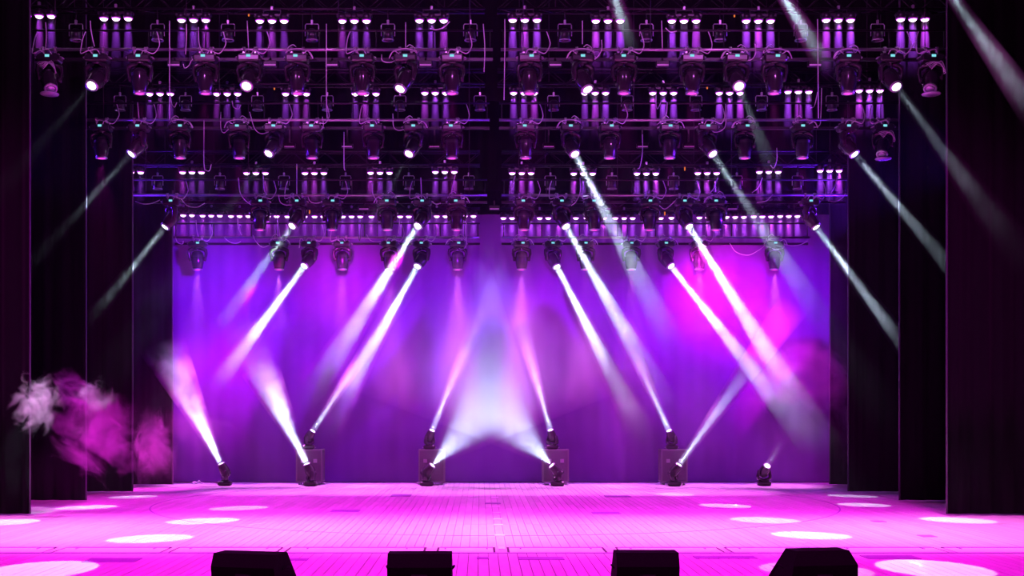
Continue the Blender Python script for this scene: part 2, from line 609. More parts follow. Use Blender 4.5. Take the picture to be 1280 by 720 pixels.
for r_, (a, b, c, d) in SPAN.items():
    Z = ROWZ[r_]
    z = at(0, PIPEY[r_], Z).z
    PIPEZ[r_] = z
    for h, (p, q) in enumerate(((a, b), (c, d))):
        xa, xb = at(p, 0, Z).x, at(q, 0, Z).x
        root = empty('lighting_pipe', ((xa + xb) / 2, Z, z))
        hw = (xb - xa) / 2
        tag(root, 'steel ladder pipe carrying the %s row of moving heads, %s half of the stage' % (WORD[r_], ('left', 'right')[h]), 'pipe', 'lighting pipes')
        MB().rod((-hw, 0, 0), (hw, 0, 0), 0.027, 10).obj('main_tube', 'steel', root)
        MB().rod((-hw, 0.02, 0.34), (hw, 0.02, 0.34), 0.02, 8).obj('upper_tube', 'darksteel', root)
        MB().box((0, 0.16, -0.13), (2 * hw, 0.06, 0.05)).obj('cable_tray', 'darksteel', root)
        nr = int(hw * 2 / 0.9)
        for i in range(nr + 1):
            x = -hw + 0.05 + (2 * hw - 0.1) * i / nr
            MB().rod((x, 0.01, 0), (x, 0.02, 0.34), 0.012, 6).obj('rung', 'darksteel', root)
        hangers(root, [-hw * 0.9, -hw * 0.33, hw * 0.33, hw * 0.9], Z, z)
LEDZ = {1: 22.2, 2: 25.3, 3: 27.65, 4: 29.95}
LEDY = {1: 25, 2: 117, 3: 217, 4: 270.5}
LSPAN = {1: (20, 606, 622, 1200), 2: (100, 606, 622, 1135), 3: (150, 600, 627, 1064), 4: (214, 600, 626, 1010)}
TRUSS = []
for k in (1, 2, 3, 4):
    Z = LEDZ[k]
    z = at(0, LEDY[k], Z).z + 0.20
    a, b, c, d = LSPAN[k]
    for h, (p, q) in enumerate(((a, b), (c, d))):
        xa, xb = at(p, 0, Z).x, at(q, 0, Z).x
        hw = (xb - xa) / 2
        root = empty('box_truss', ((xa + xb) / 2, Z, z))
        tag(root, 'dark box truss above the %s row of wash lights, %s half of the stage' % (ORD[k - 1] if k < 4 else 'rearmost', ('left', 'right')[h]), 'truss', 'box trusses')
        TRUSS.append(root)
        D_, H_ = 0.24, 0.30
        for y in (0, D_):
            for zz in (0, H_):
                MB().rod((-hw, y, zz), (hw, y, zz), 0.022, 8).obj('chord', 'darksteel', root)
        mb = MB()
        nb = int(2 * hw / 0.34)
        for i in range(nb):
            x0_, x1_ = -hw + 2 * hw * i / nb, -hw + 2 * hw * (i + 1) / nb
            if i % 2: x0_, x1_ = x1_, x0_
            mb.rod((x0_, 0, 0), (x1_, 0, H_), 0.009, 5)
            mb.rod((x0_, D_, 0), (x1_, D_, H_), 0.009, 5)
            mb.rod((x0_, 0, 0), (x1_, D_, 0), 0.009, 5)
        tag(mb.obj('lattice', 'darksteel', root), kind='stuff')
        hangers(root, [-hw * 0.75, hw * 0.1, hw * 0.8], Z, z + H_)

# ------------------------------------------------------------------ LED wash battens
housing = {}


def batten_proto(s):
    "three round lamps in a yoke-mounted bar; s is the lamp spacing"
    r = s * 0.36
    hb = MB()
    hb.box((0, 0, 0.03), (s * 2.9, 0.12, 0.05), 0.01)
    for i in (-1, 0, 1):
        hb.lathe([(r * 0.8, 0.07), (r * 1.1, 0.03), (r * 1.12, -0.05), (r * 0.98, -0.05)], 14, Matrix.Translation((i * s, 0, 0)))
    br = MB()
    br.box((0, 0, 0.13), (s * 1.4, 0.04, 0.012))
    for i in (-1, 1):
        br.box((i * s * 0.7, 0, 0.1), (0.012, 0.04, 0.09))
    cl = MB().box((0, 0, 0.165), (0.05, 0.05, 0.07), 0.008)
    ln = MB().lathe([(r * 0.86, -0.052), (r * 0.8, -0.075), (r * 0.45, -0.095), (0.01, -0.1)], 14)
    rm = MB().lathe([(r * 1.0, -0.05), (r * 1.0, -0.062), (r * 0.86, -0.066), (r * 0.86, -0.05)], 14, cap=False)
    return dict(housing=hb.mesh('housing', 'body'), bracket=br.mesh('bracket', 'darksteel'), clamp=cl.mesh('clamp', 'clamp'), lens=ln.mesh('lens', 'led_lens'),
                rim=rm.mesh('lens_rim', 'led_halo_rim'))


LEDS = {
    1: [(49, 21), (145, 24), (242, 26), (340, 27), (443, 27), (539.5, 26.5), (656, 26), (760, 27), (855, 27), (948, 27), (1048, 26), (1141, 25)],
    2: [(200, 118), (284, 118), (370, 118), (457, 118), (544, 117), (655, 117), (744, 117), (829, 117), (912, 117), (998, 115.5), (1087, 114)],
    3: [(164, 216), (240, 216), (320, 217), (393, 217), (475, 216.5), (556, 215.5), (652, 217), (729, 217.5), (808, 217.5), (884, 217), (961, 215.5), (1037, 214)],
    4: [(229, 269.5), (264, 270), (299.5, 270.5), (335, 270.7), (370, 271), (404, 271), (439.5, 271), (475, 271), (511, 271), (546, 270.7), (581, 270.5),
        (640, 273), (674.5, 273), (709, 273), (744, 273), (780, 273), (815, 273), (850, 272.6), (885, 272.3), (919, 271.6), (953, 271), (986, 270.5)],
}
SP = {1: 15.2, 2: 13, 3: 11.8, 4: 10.8}
shaft_lib = {}


def shaft_mat(D, L, seed):
    key = (D, L)
    if key in shaft_lib:
        return shaft_lib[key]

    def build(m, n, l, v):
        tc = n.new('ShaderNodeTexCoord')
        sp = n.new('ShaderNodeSeparateXYZ')
        l.new(tc.outputs['Object'], sp.inputs[0])
        fd = n.new('ShaderNodeMapRange')
        fd.interpolation_type = 'SMOOTHSTEP'
        fd.inputs[1].default_value = -L
        fd.inputs[2].default_value = -0.1
        fd.inputs[3].default_value = 0
        fd.inputs[4].default_value = D
        l.new(sp.outputs[2], fd.inputs[0])
        l.new(fd.outputs[0], v.inputs['Density'])
    shaft_lib[key] = scatter('shaft_haze', build)
    return shaft_lib[key]


for k in (1, 2, 3, 4):
    Z = LEDZ[k]
    s = SP[k] / F * Z
    lib = batten_proto(s)
    nn = len(LEDS[k])
    for i, (x, y) in enumerate(LEDS[k]):
        p = at(x, y, Z)
        p.z += 0.07
        o = empty('wash_light_bar', p)
        rowname = ORD[k - 1] + ' row down' if k < 4 else 'long rearmost row'
        half = 'left' if x < 612 else 'right'
        j = i if half == 'left' else nn - 1 - i
        lab = 'three-lamp wash light bar, %s from the %s end, %s' % (ORD[j], half, rowname)
        tag(o, lab, 'light', 'three-lamp wash light bars')
        link('housing', lib['housing'], o)
        link('bracket', lib['bracket'], o)
        link('clamp', lib['clamp'], o)
        g = (x / 1280)
        str_ = 0.22 + 1.3 * max(0, (x - 350) / 930)       # the haze stands thicker on the right
        for t in (-1, 0, 1):
            link('lens', lib['lens'], o, (t * s, 0, 0))
            link('lens_rim', lib['rim'], o, (t * s, 0, 0))  # emissive rim, there for the halo
            if (x + t * SP[k]) < 30:
                continue
            col = (0.42, 0.05, 1.0) if (i + t) % 3 else (0.62, 0.05, 1.0)
            lamp('SPOT', 'wash_lamp', p + Vector((t * s, 0, -0.115)), (0, 0.0, -1), 330 if k < 4 else 380, col, 26, 0.8, 0.05)
        L = {1: 1.15, 2: 1.05, 3: 0.9, 4: 0.72}[k]
        mb = MB()  # haze only below each lamp, shaped so that separate shafts show
        for t in (-1, 0, 1):
            r0 = s * 0.30
            mb.lathe([(r0, -0.11), (min(s * 0.49, r0 + L * 0.1), -L)], 12, Matrix.Translation((t * s, 0, 0)))
        D = {1: 0.7, 2: 0.65, 3: 0.55, 4: 0.8}[k]
        h = mb.obj('light_shaft', shaft_mat(round(D * str_, 1) + 0.05, L, i), loc=p)
        tag(h, 'violet haze shafts under wash bar %s from %s end, %s' % (ORD[j], half, rowname), 'haze', 'haze shafts under the wash bars', 'stuff')

# ------------------------------------------------------------------ moving heads


def head_lib():
    L = {}
    b = MB()
    b.box((0, 0, -0.075), (0.40, 0.26, 0.13), 0.03)
    b.box((0, 0, -0.01), (0.30, 0.2, 0.03), 0.008)
    L['base'] = b.mesh('base', 'body')
    c = MB()
    c.box((0, 0, 0.03), (0.035, 0.05, 0.05), 0.006)
    c.lathe([(0.046, -0.022), (0.046, 0.022), (0.030, 0.022), (0.030, -0.022), (0.046, -0.022)], 12, Matrix.Translation((0, 0, 0.09)) @ Matrix.Rotation(PI / 2, 4, 'Y'), cap=False)
    c.rod((0, -0.03, 0.09), (0, -0.085, 0.09), 0.007, 6)
    L['clamp'] = c.mesh('clamp', 'clamp')
    br = MB().box((0, 0, 0.008), (0.34, 0.06, 0.012))
    L['bracket'] = br.mesh('omega_bracket', 'clamp')
    L['screen'] = MB().box((0, 0, 0), (0.075, 0.006, 0.042)).mesh('menu_screen', 'screen')
    # connector and handle
    hd = MB()
    for s_ in (-1, 1):
        hd.tube(bez([(s_ * 0.2, -0.05, -0.05), (s_ * 0.235, -0.05, -0.06), (s_ * 0.235, 0.05, -0.06), (s_ * 0.2, 0.05, -0.05)], 4), 0.009)
    L['handle'] = hd.mesh('handle', 'clamp')
    # yoke: shoulders (lobes) and two arms, arms along local x
    y = MB()
    y.lathe([(0.09, -0.135), (0.115, -0.15), (0.115, -0.165), (0.09, -0.18)], 16)
    for s_ in (-1, 1):
        prof = [(0.03, 0.075, 0.150), (0.14, 0.085, 0.165), (0.20, 0.08, 0.205), (0.215, 0.065, 0.27)]
        vs = []
        # lofted arm section by section: (x, y half, z centre, x thickness, z thickness)
        secs = [(0.02, 0.070, -0.175, 0.0, 0.035), (0.12, 0.085, -0.185, 0.0, 0.045), (0.195, 0.080, -0.225, 0.025, 0.045),
                (0.205, 0.070, -0.30, 0.032, 0.03), (0.188, 0.062, -0.38, 0.026, 0.02), (0.182, 0.055, -0.44, 0.024, 0.015), (0.180, 0.028, -0.475, 0.018, 0.004)]
        vs, fs = [], []
        for j, (x, yh, zc, tx, tz) in enumerate(secs):
            for q in range(8):
                a = 2 * PI * (q + 0.5) / 8
                ca, sa = math.cos(a) * 1.08, math.sin(a) * 1.08
                if j <= 1:
                    vs.append((s_ * x, yh * ca, zc + tz * sa))
                elif j == 2:
                    vs.append((s_ * (x + 0.03 * sa), yh * ca, zc + 0.035 * sa))
                else:
                    vs.append((s_ * (x + tx * sa), yh * ca, zc))
        for j in range(len(secs) - 1):
            for q in range(8):
                f = (j * 8 + q, j * 8 + (q + 1) % 8, (j + 1) * 8 + (q + 1) % 8, (j + 1) * 8 + q)
                fs.append(f if s_ < 0 else f[::-1])
        fs.append(tuple(range(8)))
        fs.append(tuple(range((len(secs) - 1) * 8, len(secs) * 8))[::-1])
        y.add(vs, fs, True)
        y.lathe([(0.05, -0.02), (0.05, 0.02)], 12, Matrix.Translation((s_ * 0.165, 0, -0.42)) @ Matrix.Rotation(PI / 2, 4, 'Y'))
    L['yoke'] = y.mesh('yoke', 'shell')
    # head: origin at tilt axis, beam leaves along -z
    h = MB()
    h.lathe([(0.02, 0.185), (0.085, 0.18), (0.125, 0.15), (0.145, 0.09), (0.150, 0.0), (0.147, -0.08), (0.135, -0.15), (0.120, -0.21), (0.112, -0.245)], 20)
    L['head'] = h.mesh('head', 'shell')
    v = MB()
    for i in range(5):
        v.lathe([(0.150, 0.09 - i * 0.012), (0.153, 0.086 - i * 0.012), (0.15, 0.082 - i * 0.012)], 20, cap=False)
    L['fins'] = v.mesh('cooling_fins', 'body')
    r = MB().lathe([(0.112, -0.235), (0.116, -0.25), (0.112, -0.266), (0.082, -0.266), (0.078, -0.25)], 20, cap=False)
    L['rim'] = r.mesh('lens_rim', 'clamp')
    for k_, m_ in (('white', 'white_lens'), ('pink', 'pink_lens'), ('floor', 'floor_lens'), ('dark', 'dark_lens')):
        L['lens_' + k_] = MB().lathe([(0.078, -0.25), (0.076, -0.262), (0.05, -0.268), (0.01, -0.27)], 20).mesh('lens', m_)
    # window on the barrel where stray lamp light shows
    # cables
    for q in range(5):
        rr = random.Random(q)
        c = MB()
        s_ = -1 if q % 2 else 1
        a = rr.uniform(0.14, 0.24)
        if q < 3:
            pts = [(s_ * 0.05, -0.1, -0.02), (s_ * 0.11, -0.15, 0.03), (s_ * 0.26, -0.1, -0.005), (s_ * (a + .12), -0.03, 0.05 + rr.uniform(0, .12)), (s_ * (a + 0.1), 0.0, 0.30), (s_ * (a + 0.05), 0.03, 0.45)]
            c.tube(bez(pts, 6), 0.009)
            pts = [(-s_ * 0.08, -0.1, -0.03), (-s_ * 0.02, -0.14, 0.055), (s_ * 0.1, -0.13, 0.035), (s_ * 0.15, -0.05, 0.10), (s_ * 0.12, 0.02, 0.14)]
            c.tube(bez(pts, 6), 0.008)
        else:
            pts = [(-0.1, -0.1, -0.02), (-0.2, -0.16, 0.02), (-0.28, -0.1, -0.09), (-0.22, -0.1, 0.02), (-0.05, -0.12, 0.07), (0.12, -0.12, 0.05), (0.2, -0.04, 0.02), (0.16, 0.0, 0.12)]
            c.tube(bez([(s_ * x, y_, z_) for x, y_, z_ in pts], 6), 0.009)
            c.tube(bez([(s_ * 0.1, -0.06, 0.0), (s_ * 0.16, -0.06, 0.09), (s_ * 0.08, -0.05, 0.16), (s_ * 0.02, -0.02, 0.13)], 6), 0.008)
        L['cable%d' % q] = c.mesh('cable', 'cable')
    w_ = MB()
    rr = random.Random(3)
    for i in range(6):
        t = i / 5
        w_.tube(bez([(-0.16 + 0.02 * i, -0.17, -0.2 - 0.02 * i), (-0.05 + 0.03 * i, -0.2, -0.16 - rr.uniform(0, .05)), (0.1 + 0.015 * i, -0.2, -0.2 - 0.03 * i), (0.15, -0.17, -0.28 - 0.02 * i)], 4), 0.006 + 0.003 * (i % 2))
    w_.lathe([(0.15, 0.0), (0.165, -0.02), (0.15, -0.035)], 20, Matrix.Translation((0, 0, -0.67)), cap=True)
    L['wrap'] = w_.mesh('plastic_wrap', 'foil')
    return L


HL = head_lib()
PIV = 0.42
NH = [0]


def moving_head(p, d, lens, label, group, hung=True, cable=0, wrap=False, screen_off=0.0, sc=1.0):
    """p is the mounting point (top of the base when hung, floor contact otherwise); d the beam direction.
    returns the lens centre"""
    o = empty('moving_head_light', p)
    tag(o, label, 'stage light', group)
    o.scale = (sc, sc, sc)
    d = Vector(d).normalized()
    up = Vector((0, 0, 1))
    hor = Vector((d.x, d.y, 0))
    if hor.length < 0.05:
        ax = Vector((1, 0, 0))
    else:
        ax = up.cross(hor).normalized()
    if ax.x < 0:
        ax = -ax
    yaw = math.atan2(ax.y, ax.x)
    flip = Matrix.Identity(3) if hung else Matrix.Rotation(PI, 3, 'X')
    fe = flip.to_euler()

    def part(nm_, me, loc=(0, 0, 0), rot=None):
        q = link(nm_, me, o, flip @ Vector(loc))
        q.rotation_euler = (flip if rot is None else rot).to_euler()
        return q
    b_ = part('base', HL['base'])
    link('menu_screen', HL['screen'], b_, (screen_off, -0.132, -0.07 + 0.02))
    part('handle', HL['handle'])
    if hung:
        br = part('bracket', HL['bracket'])
        for s_ in (-0.1, 0.1):
            part('clamp', HL['clamp'], (s_, 0, 0))
        part('cable', HL['cable%d' % cable])
    off = 0 if hung else 0.145
    yk = link('yoke', HL['yoke'], o)
    yk.rotation_euler = (Matrix.Rotation(yaw, 3, 'Z') @ flip).to_euler()
    pv = Vector((0, 0, -PIV if hung else PIV))
    # orientation of head: local -z -> d, local x -> ax
    zc = -d
    xc = ax
    yc = zc.cross(xc).normalized()
    rot = Matrix((xc, yc, zc)).transposed()
    h = link('head', HL['head'], o, pv)
    h.rotation_euler = rot.to_euler()
    link('cooling_fins', HL['fins'], h)
    link('lens_rim', HL['rim'], h)
    link('lens', HL['lens_' + lens], h)
    if wrap:
        part('plastic_wrap', HL['wrap'])
    NH[0] += 1
    return Vector(p) + (pv + d * 0.31) * sc


def beam(p, target, energy, ang, density, vis, fade=0.35, col=(0.66, 0.80, 1.0), blend=0.10, label=None, L=None, nscale=0.9, contrast=0.55, rad=0.02):
    d = Vector(target) - Vector(p)
    lamp('SPOT', 'beam_lamp', p, d, energy * 0.75, col, ang, blend, rad)
    if ang < 20 and density > 0:                   # light leaving the whole face of the lens
        om = 2 * PI * (1 - math.cos(R(ang) / 2))
        A = lamp('AREA', 'lens_light', p, d, energy * om / (4 * PI) * 0.42, col, sx=0.14, sy=0.14, spread=ang * 0.9)
        A.data.shape = 'DISK'
    if density <= 0:
        return
    L = L or d.length * vis
    dn = d.normalized()
    t = math.tan(R(ang) / 2)
    r0 = 0.075
    segs = 4
    mb = MB()  # cone of added haze that gives the beam its shape
    prof = [(r0 + (L * i / segs) * t, max(0.0, L * i / segs)) for i in range(segs + 1)]
    mb.lathe(prof, 24)
    NH.append(1)
    o = mb.obj('light_beam', beam_haze(density * (0.78 if ang < 14 else 0.8 if ang < 20 else 1), L, fade, len(NH) * 3.7, nscale, contrast), loc=Vector(p) + dn * -0.0)
    o.rotation_euler = dn.to_track_quat('Z', 'Y').to_euler()
    tag(o, label, 'light beam', 'light beams in the haze', 'stuff')


# straight-down heads: pixel x of the base, per row
STRAIGHT = {'A': [175, 257, 372, 453, 565, 662, 780, 865, 968, 1060],
            'B': [127, 225, 299, 390, 467, 565, 657, 762, 837, 931, 1003],
            'C': [325, 415, 484, 571, 655, 743, 812, 895],
            'D': [247, 349, 428, 487, 572, 652, 732, 789, 874, 968]}
# tilted heads: base x, landing point of the beam (pixels), energy, haze density, visible share
off_l, off_r = 'L', 'R'
TILT = {
    'A': [(122, (-424, 720), 6000, 0.0015, 0.42), (312, (50, 712), 13000, 0.0, 0), (507, (190, 673), 13000, 0.0, 0),
          (728, (1012, 669), 13000, 0.0, 0), (920, (1165, 710), 13000, 0.006, 0.3), (1113, (1556, 700), 7000, 0.02, 0.5)],
    'B': [(174, (-254, 645), 6000, 0.016, 0.4), (343, (0, 653), 13000, 0.0, 0), (517, (255, 651), 13000, 0.0, 0),
          (713, (955, 650), 15000, 0.11, 0.62), (884, (1195, 650), 14000, 0.05, 0.55), (1059, (1451, 645), 9000, 0.09, 0.6)],
    'C': [(215, (-69, 625), 7000, 0.13, 0.4), (372, (110, 634), 10000, 0.09, 0.42), (528, (300, 635), 15000, 0.36, 0.7),
          (702, (905, 632), 15000, 0.36, 0.72), (855, (1078, 631), 22000, 0.34, 0.86), (1012, (1273, 625), 9000, 0.32, 0.7)],
    'D': [(387, (168, 621), 18000, 0.40, 0.58), (527, (360, 620), 18000, 0.36, 0.8), (691, (842, 618), 18000, 0.45, 0.8), (832, (1064, 620), 18000, 0.32, 0.86)],
}
for r_ in 'ABCD':
    Z = ROWZ[r_]
    z = PIPEZ[r_] - 0.09
    items = [(x, None) for x in STRAIGHT[r_]] + [(t[0], t) for t in TILT[r_]]
    items.sort(key=lambda q: q[0])
    nn = len(items)
    cnt = {}
    nl = {}
    for x, t in items:
        half = 'left' if x < 612 else 'right'
        nl[half] = nl.get(half, 0) + 1
    for i, (x, t) in enumerate(items):
        half = 'left' if x < 612 else 'right'
        j = i if half == 'left' else nn - 1 - i
        px = at(x, 0, Z).x
        p = Vector((px, Z, z))
        pos = '%s from %s end, %s pipe' % (ORD[j], half, WORD[r_])
        if t is None:
            lp = moving_head(p, (0, 0.0, -1), 'pink', 'moving head hanging straight down, dim pink lens, ' + pos,
                             'moving heads hanging straight down', cable=rnd.randrange(5), screen_off=rnd.choice((-0.02, 0, 0.03)))
            en, cc, an, ty = {'A': (1100, MAG, 44, -0.1), 'B': (1250, MAG, 46, 0), 'C': (3600, (1, .14, .95), 32, -0.04), 'D': (3300, (1, .19, 1), 30, -0.10)}[r_]
            lamp('SPOT', 'pink_lamp', lp + Vector((0, 0, -0.02)), (0, ty, -1), en, cc, an, 1, 0.05)
        else:
            tgt = on_floor(*t[1])
            piv = p + Vector((0, 0, -PIV))
            side = 'left' if t[1][0] < x else 'right'
            lp = moving_head(p, tgt - piv, 'white', 'moving head tilted down %s, lit white lens, %s' % (side, pos),
                             'tilted moving heads with white lenses', cable=rnd.randrange(5))
            L = None
            beam(lp, tgt, t[2], 6.6 if 0 <= t[1][0] < 1200 else 5.5, t[3], t[4], label='pale beam from the tilted moving head, %s' % pos, fade=0.55 if t[4] > 0.85 else 0.3)
# heads wrapped in clear plastic at both ends of the front pipe and the right end of the second
for x, Z, row, side in ((62, ROWZ['A'], 'A', 'left'), (1164, ROWZ['A'], 'A', 'right'), (1104, ROWZ['B'], 'B', 'right')):
    p = Vector((at(x, 0, Z).x, Z, PIPEZ[row] - 0.09))
    moving_head(p, (0.25 if side == 'left' else -0.25, -0.5, -0.8), 'dark', 'unlit moving head wrapped in clear plastic, %s end of %s pipe' % (side, WORD[row]),
                'plastic-wrapped moving heads', cable=1, wrap=True)
# beams entering from lamps above the frame
for (x0, y0), (x1, y1), Z, e, dn_ in (((962, -30), (1030, 75), 19.5, 7000, 0.25), ((755, -40), (790, 60), 19.5, 6000, 0.16), ((1172, -30), (1300, 150), 19.0, 5000, 0.10)):
    p = at(x0, y0, Z)
    q = at(x1, y1, Z - 1.0)
    d = (q - p)
    k_ = p.z / max(0.1, -d.z)
    tgt = p + d * k_
    beam(p, tgt, e, 6.5, dn_, 0.5, fade=0.2, L=d.length * 1.1, label='faint beam entering from above the rig at %s' % {962: 'the right centre', 755: 'the middle', 1172: 'the far right'}[x0], col=(0.6, 0.9, 1.0))
# added violet fill from unseen lamps at both sides, tinting curtains and haze
for x, c in ((-9.6, (0.13, 0.01, 1.0)), (9.6, (0.16, 0.01, 1.0))):
    for Z in (22.7, 25.5, 28.1):
        lamp('SPOT', 'side_fill_lamp', (x, Z, 6.2), (-x, -0.3, 1.2), 700 if x < 0 else 1600, c, 60, 0.8, 0.15)
for x in (-5, 0, 5):  # added fill lamps in front, brightening the pipes and cables
    lamp('SPOT', 'rig_fill_lamp', (x, 15.5, 9.6), (0, 7.5, -0.9), 950, (0.85, 0.16, 1.0), 70, 1, 0.1)

# ------------------------------------------------------------------ small yoke fresnels between the wash bars
fb = MB().lathe([(0.07, 0.13), (0.105, 0.10), (0.115, 0.0), (0.12, -0.10), (0.10, -0.10), (0.095, -0.06)], 16)
fbm = fb.mesh('lamp_body', 'body')
fy = MB()
fy.tube([(-0.15, 0, -0.02), (-0.15, 0, 0.22), (-0.13, 0, 0.25), (0.13, 0, 0.25), (0.15, 0, 0.22), (0.15, 0, -0.02)], 0.011, 6)
fym = fy.mesh('yoke', 'steel')
frm = MB().lathe([(0.12, -0.10), (0.135, -0.105), (0.135, -0.125), (0.12, -0.125)], 16, cap=False).mesh('lens_rim', 'steel')
fbk = MB().box((0, 0, 0.29), (0.05, 0.05, 0.1), 0.008).mesh('clamp', 'clamp')
fbl = MB().lathe([(0.098, -0.09), (0.06, -0.1), (0.01, -0.105)], 14).mesh('lens', 'dark_lens')
FR = {1: ([95, 197, 285, 390, 485, 588, 706, 808, 900, 1001, 1097], 44), 2: ([150, 232, 322, 409, 500, 600, 692, 784, 870, 952, 1040], 132),
      3: ([197, 275, 355, 432, 511, 586, 688, 765, 842, 921, 997], 231)}
for k, (xs, y) in FR.items():
    Z = LEDZ[k]
    for i, x in enumerate(xs):
        half = 'left' if x < 612 else 'right'
        j = i if half == 'left' else len(xs) - 1 - i
        p = at(x, y, Z)
        zt = at(0, LEDY[k], LEDZ[k]).z + 0.20
        o = empty('fresnel_lamp', p)
        o.scale = (0.8, 0.8, 0.8)
        tag(o, 'small unlit yoke lamp, %s from %s end, among %s row of wash bars' % (ORD[j], half, ORD[k - 1]), 'lamp', 'small unlit yoke lamps')
        for nm_, me in (('lamp_body', fbm), ('yoke', fym), ('lens_rim', frm), ('clamp', fbk), ('lens', fbl)):
            link(nm_, me, o)
        if zt - p.z > 0.25:
            MB().rod((0, 0, 0.30), (0, 0, (zt - p.z + 0.03) / 0.8), 0.012, 6).obj('drop_rod', 'darksteel', o)

# junction boxes on the trays
jb = MB().box((0, 0, 0), (0.24, 0.10, 0.10), 0.012).mesh('box', 'darksteel')
jf = MB().box((0, -0.054, -0.03), (0.2, 0.01, 0.025)).mesh('socket_strip', 'paper')
for row, xs, y in (('A', [218, 338, 415, 532, 694, 828, 1018], 80), ('B', [362, 434, 543, 686, 803, 861], 182), ('C', [455, 618, 757, 915], 260)):
    for i, x in enumerate(xs):
        p = at(x, y, ROWZ[row] + 0.12)
        o = empty('socket_box', p)
        tag(o, 'small socket box under the %s pipe, %s from the left' % (WORD[row], ORD[i]), 'socket box', 'socket boxes under the pipes')
        link('housing', jb, o)
        link('socket_strip', jf, o)
        hh = max(0.1, PIPEZ[row] - 0.12 - p.z)
        MB().box((0, 0.03, hh / 2 + 0.02), (0.03, 0.04, hh)).obj('hanger', 'darksteel', o)

# ------------------------------------------------------------------ loose cables: pixel polylines at a depth
CAB = [
    ('A', [(212, 26), (212, 58), (216, 62)]), ('A', [(233, 30), (233, 50), (232, 68)]), ('A', [(248, 34), (249, 55), (254, 66), (262, 72)]), ('A', [(57, 28), (58, 45), (57, 62)]),
    ('A', [(113, 26), (114, 40), (118, 58)]), ('A', [(212, 26), (212, 150)]), ('A', [(309, 26), (311, 65)]), ('A', [(408, 30), (408, 118), (409, 148)]),
    ('A', [(507, 28), (507, 60)]), ('A', [(604, 30), (606, 60), (605, 90)]), ('A', [(538, 36), (546, 37), (555, 34), (562, 27)]), ('A', [(477, 68), (478, 76), (488, 78), (498, 73)]),
    ('A', [(631, 24), (631, 60), (630, 125)]), ('A', [(728, 26), (728, 55)]), ('A', [(827, 26), (828, 62)]), ('A', [(832, 35), (838, 40), (846, 39)]), ('A', [(1022, 24), (1023, 148)]),
    ('A', [(1145, 50), (1138, 62), (1130, 70), (1120, 73)]), ('A', [(752, 50), (752, 62), (746, 72), (738, 76)]), ('A', [(944, 55), (944, 68), (938, 75), (928, 74)]),
    ('A', [(248, 70), (240, 75), (236, 82), (231, 85), (229, 80)]),
    ('B', [(172, 128), (173, 140), (174, 150)]), ('B', [(213, 118), (214, 128), (218, 134), (221, 128)]), ('B', [(276, 140), (276, 160), (280, 166), (288, 160), (300, 157)]),
    ('B', [(312, 140), (318, 160), (326, 167), (336, 165)]), ('B', [(403, 146), (404, 158), (398, 164), (388, 163)]), ('B', [(491, 142), (492, 158), (498, 163), (508, 161)]),
    ('B', [(255, 150), (255, 205), (258, 213), (262, 213), (264, 205)]), ('B', [(430, 165), (430, 206), (431, 213)]), ('B', [(820, 118), (820, 130), (822, 136), (826, 128)]),
    ('B', [(834, 128), (833, 142), (828, 150), (821, 156)]), ('B', [(907, 130), (907, 155), (902, 163), (893, 165), (886, 160)]), ('B', [(1027, 110), (1026, 145), (1024, 157), (1012, 160)]),
    ('B', [(1022, 115), (1018, 132), (1013, 135)]), ('B', [(971, 185), (971, 200), (967, 210), (963, 206)]), ('B', [(803, 168), (803, 190), (800, 208), (797, 211)]),
    ('B', [(290, 126), (292, 134), (298, 136), (301, 131)]),
    ('C', [(169, 252), (180, 255), (190, 254), (200, 250)]), ('C', [(226, 248), (234, 257), (246, 259), (256, 254)]), ('C', [(298, 222), (300, 240), (306, 250), (314, 256)]),
    ('C', [(385, 246), (388, 252), (395, 254), (404, 252)]), ('C', [(348, 243), (350, 252), (356, 256), (366, 256)]), ('C', [(329, 217), (330, 236), (333, 243)]), ('C', [(371, 205), (371, 243)]),
    ('C', [(466, 228), (466, 242), (472, 252)]), ('C', [(569, 219), (566, 232), (564, 242)]), ('C', [(526, 222), (527, 250)]), ('C', [(551, 254), (545, 255), (540, 252)]),
    ('C', [(644, 220), (640, 232), (637, 242)]), ('C', [(725, 222), (725, 240), (720, 252), (714, 257)]), ('C', [(845, 250), (832, 261), (824, 257)]), ('C', [(897, 222), (893, 234), (886, 243)]),
    ('C', [(953, 222), (948, 234), (940, 241)]), ('C', [(1047, 220), (1043, 234), (1038, 242)]), ('C', [(1057, 242), (1052, 248), (1044, 252), (1035, 251)]), ('C', [(966, 243), (958, 251), (946, 253)]),
    ('D', [(219, 296), (222, 303), (228, 305), (229, 301)]), ('D', [(280, 297), (288, 303), (296, 304), (301, 302)]), ('D', [(316, 294), (320, 302), (328, 309), (338, 306)]),
    ('D', [(245, 275), (246, 288), (248, 296)]), ('D', [(297, 272), (298, 286), (302, 294)]), ('D', [(347, 276), (349, 288), (350, 297)]), ('D', [(447, 272), (448, 292), (450, 300), (452, 272)]),
    ('D', [(500, 271), (499, 282), (498, 292)]), ('D', [(374, 310), (376, 298), (384, 305), (392, 298), (398, 306)]), ('D', [(458, 293), (464, 301), (476, 302)]),
    ('D', [(583, 278), (582, 290), (583, 305), (578, 312), (570, 308)]), ('D', [(777, 272), (777, 292), (780, 300), (784, 292), (784, 272)]), ('D', [(638, 302), (648, 306), (652, 311)]),
    ('D', [(912, 304), (920, 315), (935, 319), (948, 313), (958, 305)]), ('D', [(975, 304), (988, 307), (1000, 306), (1010, 301)]), ('D', [(960, 300), (975, 303), (980, 309), (970, 312), (960, 308)]),
    ('D', [(826, 305), (836, 298), (845, 298)]), ('D', [(868, 310), (878, 306), (884, 300)]), ('D', [(900, 298), (904, 296), (904, 282)]),
]
cn = {}
ORD += ['twenty-' + q for q in ORD[:9]]
